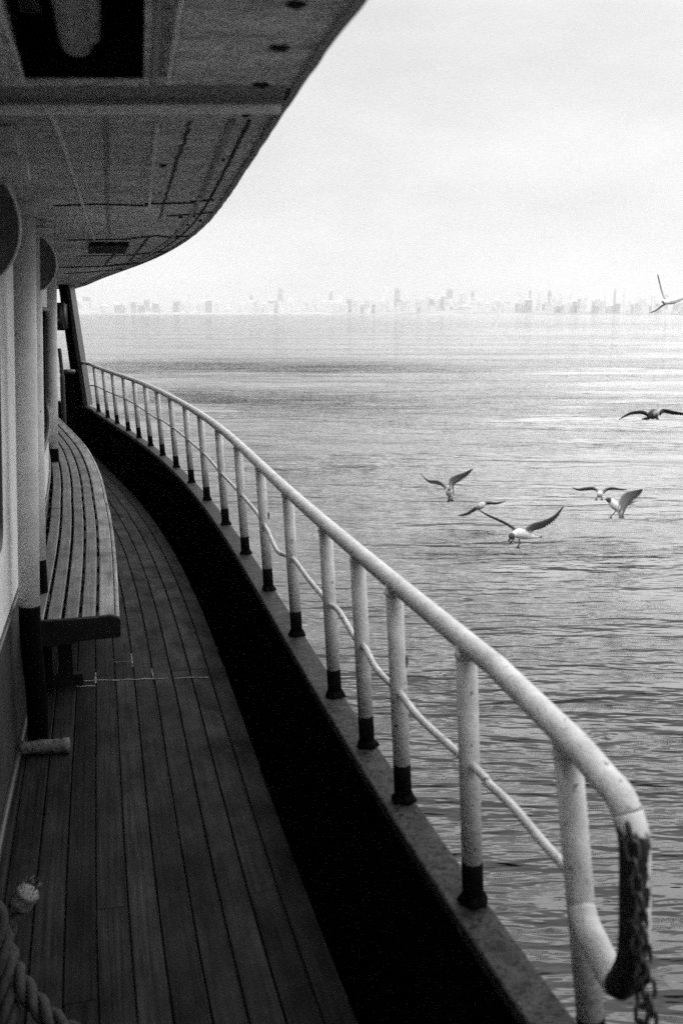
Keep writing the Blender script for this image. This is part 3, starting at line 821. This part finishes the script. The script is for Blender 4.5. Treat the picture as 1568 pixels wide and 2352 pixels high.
# ------------------------------------------------------------------ rope in the lower left corner
def twisted(path, r, name, mat, parent=None, twist=9.0):
    fr = frames(path); bm = bmesh.new(); d = 0; D = [0]
    for i in range(1, len(path)): d += (path[i] - path[i - 1]).length; D.append(d)
    for k in range(3):
        pp = [p + (n * math.cos(2 * math.pi * k / 3 + D[i] / r / 1.15) + b_ * math.sin(2 * math.pi * k / 3 + D[i] / r / 1.15)) * r * .6 for i, (p, (t, n, b_)) in enumerate(zip(path, fr))]
        tube(bm, pp, [r * .52 * random.uniform(.94, 1.06) for _ in pp], 10)
    return from_bm(name, bm, mat, parent)
rp = [at(54, 2062, 2.15), at(30, 2098, 2.14), at(12, 2150, 2.12), at(22, 2200, 2.08), at(42, 2245, 2.02), at(72, 2290, 1.98), at(118, 2340, 1.93), at(190, 2400, 1.88), at(230, 2500, 1.8)]
rpath = catmull(rp, 22)
# hang rope from a peg on the wall : real object with its own supports
ro = empty('mooring_rope', rp[3]); tag(ro, 'thick twisted mooring rope with pale whipped end in the lower left corner', 'rope')
twisted(rpath, .0225, 'strand', M['rope'], ro)
rp2 = [at(-14, 2080, 2.10), at(2, 2130, 2.08), at(10, 2200, 2.04), at(16, 2270, 2.0), at(22, 2340, 1.95), at(20, 2420, 1.9)]
twisted(catmull(rp2, 20), .022, 'strand', M['rope'], ro)
bm = bmesh.new(); a_, b_ = at(46, 2078, 2.15), at(68, 2046, 2.15)
tube(bm, [a_.lerp(b_, i / 10) for i in range(11)], [.027 + .0018 * (i % 2) for i in range(10)] + [.022], 18, jitter=.07)
for k in range(46):
    u_ = V((random.uniform(-1, 1), random.uniform(-1, 1), random.uniform(-.4, 1))).normalized(); q_ = b_ + u_ * .019
    tube(bm, [q_, q_ + u_ * .008 + (b_ - a_).normalized() * random.uniform(.004, .016)], [.0014, .0006], 4)
from_bm('whipped_end', bm, M['whip'], ro)

# ------------------------------------------------------------------ sea
rs = [0.0, .8]
while rs[-1] < 60: rs.append(rs[-1] * 1.0125 if rs[-1] > 3 else rs[-1] + .05)
while rs[-1] < 26000: rs.append(rs[-1] * 1.06)
rs = np.array(rs[1:])
an = np.concatenate([np.linspace(-38, 40, 560), np.linspace(40, 322, 150)[1:-1]]) * math.pi / 180
R_, A_ = np.meshgrid(rs, an, indexing='ij')
X = R_ * np.sin(A_); Y = R_ * np.cos(A_)
Zw = np.zeros_like(X)
rng = np.random.RandomState(3)
for k in range(46):
    wl = .45 * (1.085 ** k) * rng.uniform(.9, 1.1); th = rng.normal(math.pi / 2 + .06, .38)
    amp = .0032 * wl ** .78 * rng.uniform(.5, 1.2)
    fade = np.clip((wl / (R_ * .0125) - 2.0) / 2.0, 0, 1)
    env = .6 + .4 * np.sin(X * .11 / wl * .4 + k) * np.sin(Y * .17 / wl * .4 + 2 * k)
    Zw += amp * fade * env * np.sin(2 * math.pi / wl * (X * math.cos(th) + Y * math.sin(th)) + rng.uniform(0, 6.28))
nr, na = X.shape
co = np.stack([X, Y, Zw + SEA], -1).reshape(-1, 3).astype(np.float32)
idx = np.arange(nr * na).reshape(nr, na)
q = np.stack([idx[:-1], np.roll(idx, -1, 1)[:-1], np.roll(idx, -1, 1)[1:], idx[1:]], -1).reshape(-1, 4)
me = bpy.data.meshes.new('sea'); me.vertices.add(len(co)); me.vertices.foreach_set('co', co.ravel())
me.loops.add(q.size); me.loops.foreach_set('vertex_index', q[:, ::-1].ravel().astype(np.int32))
me.polygons.add(len(q)); me.polygons.foreach_set('loop_start', np.arange(0, q.size, 4, dtype=np.int32))
me.polygons.foreach_set('loop_total', np.full(len(q), 4, np.int32)); me.polygons.foreach_set('use_smooth', np.ones(len(q), bool))
me.update(); me.validate()
if me.polygons[len(q) // 2].normal.z < 0: me.flip_normals()
sea = link('sea', me, M['sea']); tag(sea, 'rippled grey sea stretching to the far shore', kind='structure')

# ------------------------------------------------------------------ gulls
def z8(zx, zy): return ((1500 + zx / 1.5034) / 1.6218, (1450 + zy / 1.5034) / 1.6218)
def z2(zx, zy): return ((1500 + zx / 1.5034) / 1.6218, (950 + zy / 1.5034) / 1.6218)
def gull(Z, D, body, wings, feet, label, cols, bw_=.052, beak=None):
    """body: [(zx,zy,dd)...] head to tail; wings: list of (points, chord vector at root in zoom px + depth, ...)"""
    def W(p): x, y = Z(p[0], p[1]); return at(x, y, D + (p[2] if len(p) > 2 else 0))
    u = D / F * 1.0 / (1.5034 * 1.6218)          # metres for one zoom pixel
    bp = catmull([W(p) for p in body], 6); n = len(bp)
    root = empty('gull', bp[n // 2]); tag(root, label, 'gull', 'gulls flying low over the water')
    bm = bmesh.new()
    L = [i / (n - 1) for i in range(n)]
    prof = [.25, .62, .66, .56, .85, 1.0, 1.0, .9, .72, .5, .36, .3]
    rad = [bw_ * float(np.interp(t * 11, range(12), prof)) for t in L]
    tube(bm, bp, rad, 12)
    src = [(v.co.copy(), cols['body'] if i / len(bm.verts) > .22 else cols['head']) for i, v in enumerate(bm.verts)]
    for wpts, ch, wc in wings:
        pts = catmull([W(p) for p in wpts], 9); m_ = len(pts)
        cv = V((ch[0] * u, ch[2], -ch[1] * u)) * 1.22   # chord, leading to trailing edge
        prev = None
        for i, p in enumerate(pts):
            t = i / (m_ - 1)
            c = float(np.interp(t, [0, .15, .45, .62, .85, 1], [.9, 1.0, .95, .8, .5, .10]))
            if t > .5: c *= (1.0 + (.24 if i % 2 else -.20))
            elif i % 2: c *= 1.04
            cc = cv * c
            sp = (pts[min(i + 1, m_ - 1)] - pts[max(i - 1, 0)]).normalized()
            nn = sp.cross(cc).normalized(); th = float(np.interp(t, [0, .3, 1], [.020, .012, .007]))
            sec = [p, p + cc * .12 + nn * th, p + cc * .45 + nn * th * .9, p + cc * 1.0 + nn * .003, p + cc * 1.0 - nn * .003, p + cc * .45 - nn * th * .8, p + cc * .12 - nn * th]
            vs = [bm.verts.new(q_) for q_ in sec]
            tone = wc[0] + (wc[1] - wc[0]) * t ** 1.5
            for j, v in enumerate(vs): src.append((v.co.copy(), tone * (.7 if j in (3, 4) else 1)))
            if prev:
                for k in range(7): bm.faces.new((prev[k], prev[(k + 1) % 7], vs[(k + 1) % 7], vs[k]))
            else: bm.faces.new(vs[::-1])
            prev = vs
        bm.faces.new(prev)
    # tail fan
    tdir = (bp[-1] - bp[-3]).normalized(); side = tdir.cross(V((0, .3, 1))).normalized(); nn = tdir.cross(side)
    tv = [bp[-2] + side * .012 + nn * .008, bp[-1] + tdir * .07 + side * .05 + nn * .004, bp[-1] + tdir * .08 + nn * .004, bp[-1] + tdir * .07 - side * .05 + nn * .004, bp[-2] - side * .012 + nn * .008]
    a = [bm.verts.new(q_) for q_ in tv]; b_ = [bm.verts.new(q_ - nn * .016) for q_ in tv]
    for v in a + b_: src.append((v.co.copy(), cols['tail']))
    bm.faces.new(a); bm.faces.new(b_[::-1])
    for k in range(5): bm.faces.new((a[k], a[(k + 1) % 5], b_[(k + 1) % 5], b_[k]))
    bmesh.ops.recalc_face_normals(bm, faces=bm.faces)
    me = bpy.data.meshes.new('tmp'); bm.to_mesh(me); bm.free()
    tmp = bpy.data.objects.new('tmp', me); COL.objects.link(tmp)
    rm = tmp.modifiers.new('r', 'REMESH'); rm.mode = 'VOXEL'; rm.voxel_size = .0052
    dg = bpy.context.evaluated_depsgraph_get(); me2 = bpy.data.meshes.new_from_object(tmp.evaluated_get(dg))
    bpy.data.objects.remove(tmp)
    kd = kdtree.KDTree(len(src))
    for i, (c_, _) in enumerate(src): kd.insert(c_, i)
    kd.balance()
    at_ = me2.attributes.new('plum', 'FLOAT_COLOR', 'POINT')
    for i, v in enumerate(me2.vertices):
        num = 0; den = 0
        for c_, k, dd in kd.find_n(v.co, 3):
            w_ = 1 / (dd + .002); num += src[k][1] * w_; den += w_
        tn = num / den; at_.data[i].color = (tn, tn, tn, 1)
    me2.name = 'body'; me2.materials.clear()
    for p in me2.polygons: p.use_smooth = True
    link('body', me2, M['gull'], root)
    hd = (bp[0] - bp[2]).normalized(); bm = bmesh.new()
    tube(bm, [bp[0] - hd * .008, bp[0] + hd * .025, bp[0] + hd * .042 - V((0, 0, .006))], [.012, .008, .002], 8)
    from_bm('beak', bm, M['iron'], root)
    for fp in feet:
        bm = bmesh.new(); pp = [W(p) for p in fp]
        tube(bm, pp, [.007] * (len(pp) - 1) + [.006], 8)
        e_ = pp[-1]
        for dx in (-.018, 0, .018):
            tube(bm, [e_, e_ + V((dx, -.012, -.028))], [.006, .005], 6)
        from_bm('foot', bm, M['iron'], root)
    return root
W_ = dict(body=.8, head=.75, tail=.7)
gull(z8, 11.0, [(598, 838, -.12), (618, 815, -.1), (655, 808, -.03), (700, 822, .05), (738, 828, .12)],
     [([(640, 795), (590, 755), (530, 725), (470, 700), (412, 666)], (6, 17, .05), (.05, .015)),
      ([(672, 790), (720, 752), (780, 735), (840, 708), (898, 655)], (16, 42, .06), (.13, .03))],
     [[(648, 838), (655, 862), (643, 878)], [(625, 835), (612, 848), (602, 852)]],
     'largest gull, dark wings raised in a wide V just above the rippled water', dict(body=.55, head=.05, tail=.02), .058)
gull(z8, 14.0, [(262, 545, -.15), (258, 560, -.08), (258, 585, 0), (266, 612, .10)],
     [([(250, 560), (222, 525), (190, 508), (140, 505), (94, 468)], (10, 26, .03), (.16, .05)),
      ([(262, 560), (258, 505), (290, 482), (335, 468), (388, 444)], (26, 34, .05), (.18, .03))],
     [[(258, 600), (252, 622)], [(274, 598), (277, 616)]],
     'gull farthest to the left, wings lifted and white belly toward the water, feet down', dict(body=.6, head=.5, tail=.5))
gull(z8, 13.6, [(415, 668, -.1), (430, 655, -.05), (448, 645, 0), (475, 640, .12)],
     [([(440, 648), (400, 660), (355, 690), (302, 707)], (12, 20, .05), (.12, .05)),
      ([(445, 645), (470, 630), (520, 633), (573, 627)], (8, 18, .06), (.14, .05))],
     [],
     'pale gull gliding behind the raised left wing of the largest gull', dict(body=.4, head=.1, tail=.4), .045)
gull(z8, 14.0, [(1098, 598, -.12), (1100, 590, -.05), (1104, 582, .02), (1112, 580, .12)],
     [([(1098, 582), (1068, 548), (1020, 548), (980, 556), (944, 548)], (12, 20, .04), (.15, .04)),
      ([(1110, 582), (1135, 556), (1170, 548), (1215, 556), (1256, 561)], (6, 16, .04), (.15, .04))],
     [[(1092, 598), (1080, 612)], [(1110, 598), (1112, 612)]],
     'small gull with flat spread wings, flying just behind the diving gull', dict(body=.5, head=.2, tail=.5), .045)
gull(z8, 13.0, [(1140, 618, -.06), (1156, 622, -.04), (1178, 645, 0), (1195, 668, .03), (1214, 700, .06)],
     [([(1196, 655), (1215, 608), (1245, 578), (1290, 566), (1338, 558)], (34, 52, .02), (.22, .02)),
      ([(1200, 660, .05), (1235, 645, .1), (1275, 632, .14), (1310, 623, .18)], (8, 14, .04), (.5, .2))],
     [[(1192, 668), (1185, 690), (1162, 712)]],
     'gull diving with white body and one broad dark wing swept to the right', dict(body=.8, head=.05, tail=.5), .055)
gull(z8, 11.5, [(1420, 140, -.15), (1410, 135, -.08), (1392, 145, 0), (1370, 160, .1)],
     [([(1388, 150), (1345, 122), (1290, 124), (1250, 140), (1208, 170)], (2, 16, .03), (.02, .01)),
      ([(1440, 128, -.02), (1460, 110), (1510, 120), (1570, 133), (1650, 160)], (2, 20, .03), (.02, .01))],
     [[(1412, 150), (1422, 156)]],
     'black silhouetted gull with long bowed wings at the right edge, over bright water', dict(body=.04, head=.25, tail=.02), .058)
gull(z2, 12.0, [(1455, 262, -.1), (1475, 262, -.05), (1510, 250, 0), (1560, 236, .05), (1590, 236, .1)],
     [([(1478, 255), (1455, 222), (1440, 175), (1424, 108)], (14, 6, .06), (.6, .02)),
      ([(1470, 262), (1440, 280), (1410, 305), (1372, 325)], (12, 10, .05), (.8, .35))],
     [],
     'white gull above the skyline at the right edge, one dark wing tip pointing up', dict(body=.85, head=.8, tail=.75), .05)

# ------------------------------------------------------------------ far shore
DS = 2600.0
bm = bmesh.new()
n = 260; prevs = None
for i in range(n + 1):
    x = -2600 + 5600 * i / n
    hgt = 8 + 30 * max(0, noise.noise(V((x * .0016, 3, 0))) + .35) + 7 * noise.noise(V((x * .01, 9, 0)))
    pts = [(x, DS - 12, SEA - 1), (x, DS, SEA + 3), (x, DS + 150, SEA + hgt * .35), (x, DS + 500, SEA + max(6, hgt * .8)), (x, DS + 900, SEA + max(8, hgt)), (x, DS + 1500, SEA + 2)]
    cur = [bm.verts.new(p) for p in pts]
    if prevs:
        for k in range(5): bm.faces.new((prevs[k], cur[k], cur[k + 1], prevs[k + 1]))
    prevs = cur
o = from_bm('hills', bm, M['hills']); tag(o, 'low hazy far shore rising behind the water', kind='structure')
bm = bmesh.new()
x0, x1 = at(290, 720, DS - 30).x, at(742, 720, DS - 30).x
box(bm, (x0, DS - 45, SEA - 1), (x1, DS - 20, SEA + 4.2)); bmesh.ops.bevel(bm, geom=bm.edges[:], offset=.5, segments=1, affect='EDGES')
o = from_bm('quay_wall', bm, M['quay'], smooth=False); tag(o, 'long bright white quay wall at the water line of the far shore, left half', 'quay')

def ground_h(x, y):
    t = y - DS
    hgt = 8 + 30 * max(0, noise.noise(V((x * .0016, 3, 0))) + .35) + 7 * noise.noise(V((x * .01, 9, 0)))
    return SEA + float(np.interp(t, [0, 150, 500, 900], [3, hgt * .35, max(6, hgt * .8), max(8, hgt)]))
def building(x, y, w, d, h, mat, label, kind, group='pale buildings along the far shore'):
    z0 = ground_h(x, y) - 3; bm = bmesh.new()
    box(bm, (-w / 2, -d / 2, 0), (w / 2, d / 2, h + 3))
    if kind == 'tower':
        box(bm, (-w * .3, -d * .3, h + 3.01), (w * .3, d * .3, h + 3 + h * .06 + 3))
        box(bm, (-w / 2 - .8, -d / 2 - .8, h * .55), (w / 2 + .8, d / 2 + .8, h * .55 + 1.6))
    elif kind == 'spire':
        box(bm, (-w * .35, -d * .35, h + 3.01), (w * .35, d * .35, h * 1.2))
        tube(bm, [V((0, 0, h * 1.2)), V((0, 0, h * 1.42))], [w * .12, .6], 6)
    elif kind == 'roof':
        a = [bm.verts.new(p) for p in ((-w / 2 - .5, -d / 2 - .5, h + 3), (w / 2 + .5, -d / 2 - .5, h + 3), (w / 2 + .5, d / 2 + .5, h + 3), (-w / 2 - .5, d / 2 + .5, h + 3))]
        r1, r2 = bm.verts.new((-w / 4, 0, h + 3 + w * .16)), bm.verts.new((w / 4, 0, h + 3 + w * .16))
        bm.faces.new((a[0], a[1], r2, r1)); bm.faces.new((a[2], a[3], r1, r2)); bm.faces.new((a[1], a[2], r2)); bm.faces.new((a[3], a[0], r1)); bm.faces.new(a[::-1])
    me = bpy.data.meshes.new('building'); bmesh.ops.recalc_face_normals(bm, faces=bm.faces); bm.to_mesh(me); bm.free()
    o = bpy.data.objects.new({'tower': 'tower_block', 'spire': 'spired_tower', 'roof': 'house', 'flat': 'apartment_block'}[kind], me); COL.objects.link(o)
    me.materials.append(mat); o.location = (x, y, z0); o.rotation_euler.z = random.uniform(-.4, .4)
    tag(o, label, 'building', group)
    return o
mats = [M['city_a'], M['city_a'], M['city_b'], M['city_c']]
PXM = DS / F
# tall towers read off the skyline: (x px, top y px, width px)
tow = [(643, 652, 9, 1), (617, 668, 8, 0), (577, 672, 7, 1), (700, 668, 8, 0), (668, 676, 8, 0), (760, 664, 9, 1), (780, 672, 8, 0), (888, 650, 8, 0), (912, 652, 10, 1), (932, 660, 12, 0), (958, 668, 8, 2), (984, 658, 8, 2), (1006, 660, 8, 0), (1032, 655, 14, 1), (1062, 664, 8, 0), (1085, 662, 8, 1), (1102, 660, 6, 0), (1140, 670, 9, 0), (1166, 664, 8, 0), (1217, 658, 7, 1), (1238, 654, 9, 0), (1262, 660, 8, 1), (1283, 658, 8, 0), (1310, 666, 8, 2), (1345, 672, 8, 0), (1390, 652, 4, 0), (1412, 656, 4, 1), (1434, 654, 4, 0), (1466, 662, 7, 0), (1480, 662, 7, 0), (1500, 668, 6, 0), (1530, 672, 9, 1), (350, 690, 8, 0), (420, 688, 9, 1), (480, 684, 8, 0), (530, 680, 8, 0), (300, 694, 9, 0), (235, 690, 9, 0), (200, 686, 10, 1)]
for (x, y, w, kd_) in tow:
    D = DS + random.uniform(250, 600); k = D / F
    X_ = at(x, y, D).x; top_z = at(x, y + (715 - y) * .22, D).z; w = w * random.uniform(.7, 1.15)
    gz = ground_h(X_, D)
    building(X_, D, w * k, w * k * random.uniform(.8, 1.2), max(20, top_z - gz), [M['city_a'], M['city_b'], M['city_c']][kd_], 'pale narrow tower block rising from the hazy far skyline', 'tower', 'tower blocks on the far skyline')
D = DS + 420; p = at(1192, 628, D)
building(p.x, D, 15, 15, (p.z - ground_h(p.x, D)) / 1.42 * 1.05, M['city_a'], 'tallest needle-topped pale tower of the far skyline', 'spire', 'landmark tower')
for i in range(254):
    x = random.uniform(172, 1590); D = DS + random.uniform(10, 560) ; k = D / F
    w = random.uniform(5, 17) * k; h = random.uniform(8, 34) + (10 if 850 < x < 1560 and random.random() < .4 else 0)
    building(at(x, 700, D).x, D, w, random.uniform(12, 26), h, random.choice(mats), 'pale low building in the crowded hazy far shoreline', random.choice(['flat', 'roof', 'flat']))

# ------------------------------------------------------------------ haze
bm = bmesh.new(); box(bm, (-3800, -300, SEA - 1.9), (4200, DS + 1700, 170))
hz = from_bm('haze', bm, None, smooth=False); tag(hz, 'thin sea haze fading the far shore', kind='stuff')
m = bpy.data.materials.new('haze_air'); m.use_nodes = True; nt = m.node_tree
for n_ in list(nt.nodes):
    if n_.type == 'BSDF_PRINCIPLED': nt.nodes.remove(n_)
pv = N(nt, 'ShaderNodeVolumePrincipled'); pv.inputs['Color'].default_value = g(.72); pv.inputs['Density'].default_value = 1.8e-4; pv.inputs['Anisotropy'].default_value = .0
out = [n_ for n_ in nt.nodes if n_.type == 'OUTPUT_MATERIAL'][0]; nt.links.new(pv.outputs[0], out.inputs['Volume'])
hz.data.materials.append(m)

# ------------------------------------------------------------------ sky, sun, camera
SUN_EL, SUN_AZ = math.radians(22), math.radians(20)      # azimuth measured from +Y towards +X
w = bpy.data.worlds.new('World'); sc.world = w; w.use_nodes = True; nt = w.node_tree; nt.nodes.clear()
sky = N(nt, 'ShaderNodeTexSky', sky_type='NISHITA'); sky.sun_disc = False; sky.sun_elevation = SUN_EL; sky.sun_rotation = SUN_AZ
bwn = N(nt, 'ShaderNodeRGBToBW'); nt.links.new(sky.outputs[0], bwn.inputs[0])
tc = N(nt, 'ShaderNodeTexCoord'); mp = N(nt, 'ShaderNodeMapping'); mp.inputs['Scale'].default_value = (2.2, 2.2, 6.0); mp.inputs['Location'].default_value = (.3, 0, .4)
nt.links.new(tc.outputs['Generated'], mp.inputs[0])
cl = N(nt, 'ShaderNodeTexNoise'); cl.inputs['Scale'].default_value = 1.7; cl.inputs['Detail'].default_value = 6; cl.inputs['Roughness'].default_value = .5
nt.links.new(mp.outputs[0], cl.inputs['Vector'])
cr = N(nt, 'ShaderNodeMapRange'); cr.inputs['From Min'].default_value = .35; cr.inputs['From Max'].default_value = .7; cr.inputs['To Min'].default_value = 6.6; cr.inputs["To Max"].default_value = 8.5
nt.links.new(cl.outputs[0], cr.inputs['Value'])
mx = N(nt, 'ShaderNodeMix', data_type='FLOAT'); mx.inputs[0].default_value = .94
nt.links.new(bwn.outputs[0], mx.inputs[2]); nt.links.new(cr.outputs[0], mx.inputs[3])
bg = N(nt, 'ShaderNodeBackground'); bg.inputs['Strength'].default_value = .10
# overcast sky : about three times brighter overhead than at the horizon
sx = N(nt, 'ShaderNodeSeparateXYZ'); nt.links.new(tc.outputs['Generated'], sx.inputs[0])
ov = N(nt, 'ShaderNodeMapRange', interpolation_type='SMOOTHSTEP'); nt.links.new(sx.outputs[2], ov.inputs['Value'])
ov.inputs['From Min'].default_value = .262; ov.inputs['From Max'].default_value = .42; ov.inputs['To Min'].default_value = 1.0; ov.inputs['To Max'].default_value = 3.8
mu = N(nt, 'ShaderNodeMath', operation='MULTIPLY'); nt.links.new(mx.outputs[0], mu.inputs[0]); nt.links.new(ov.outputs[0], mu.inputs[1])
nt.links.new(mu.outputs[0], bg.inputs['Color']); wo = N(nt, 'ShaderNodeOutputWorld'); nt.links.new(bg.outputs[0], wo.inputs[0])

sl = bpy.data.lights.new('sun', 'SUN'); sl.energy = .5; sl.angle = math.radians(42); sl.color = (1, 1, 1)
so = bpy.data.objects.new('sun', sl); COL.objects.link(so)
sd_ = V((math.sin(SUN_AZ) * math.cos(SUN_EL), math.cos(SUN_AZ) * math.cos(SUN_EL), math.sin(SUN_EL)))
so.rotation_euler = sd_.to_track_quat('Z', 'Y').to_euler()

cam = bpy.data.cameras.new('camera'); co_ = bpy.data.objects.new('camera', cam); COL.objects.link(co_)
co_.location = (0, 0, EYE); co_.rotation_euler = (math.pi / 2 - PITCH, 0, 0)
cam.sensor_fit = 'VERTICAL'; cam.sensor_height = 36; cam.lens = F / 2352 * 36
cam.clip_start = .05; cam.clip_end = 60000
cam.dof.use_dof = True; cam.dof.focus_distance = 6.5; cam.dof.aperture_fstop = 5.0
sc.camera = co_
sc.view_settings.view_transform = 'Standard'; sc.view_settings.look = 'None'; sc.view_settings.exposure = .16; sc.view_settings.gamma = 1
sc.cycles.sample_clamp_indirect = 4; sc.cycles.volume_bounces = 4; sc.cycles.max_bounces = 8; sc.cycles.use_denoising = False
sc.cycles.volume_step_rate = 1.0
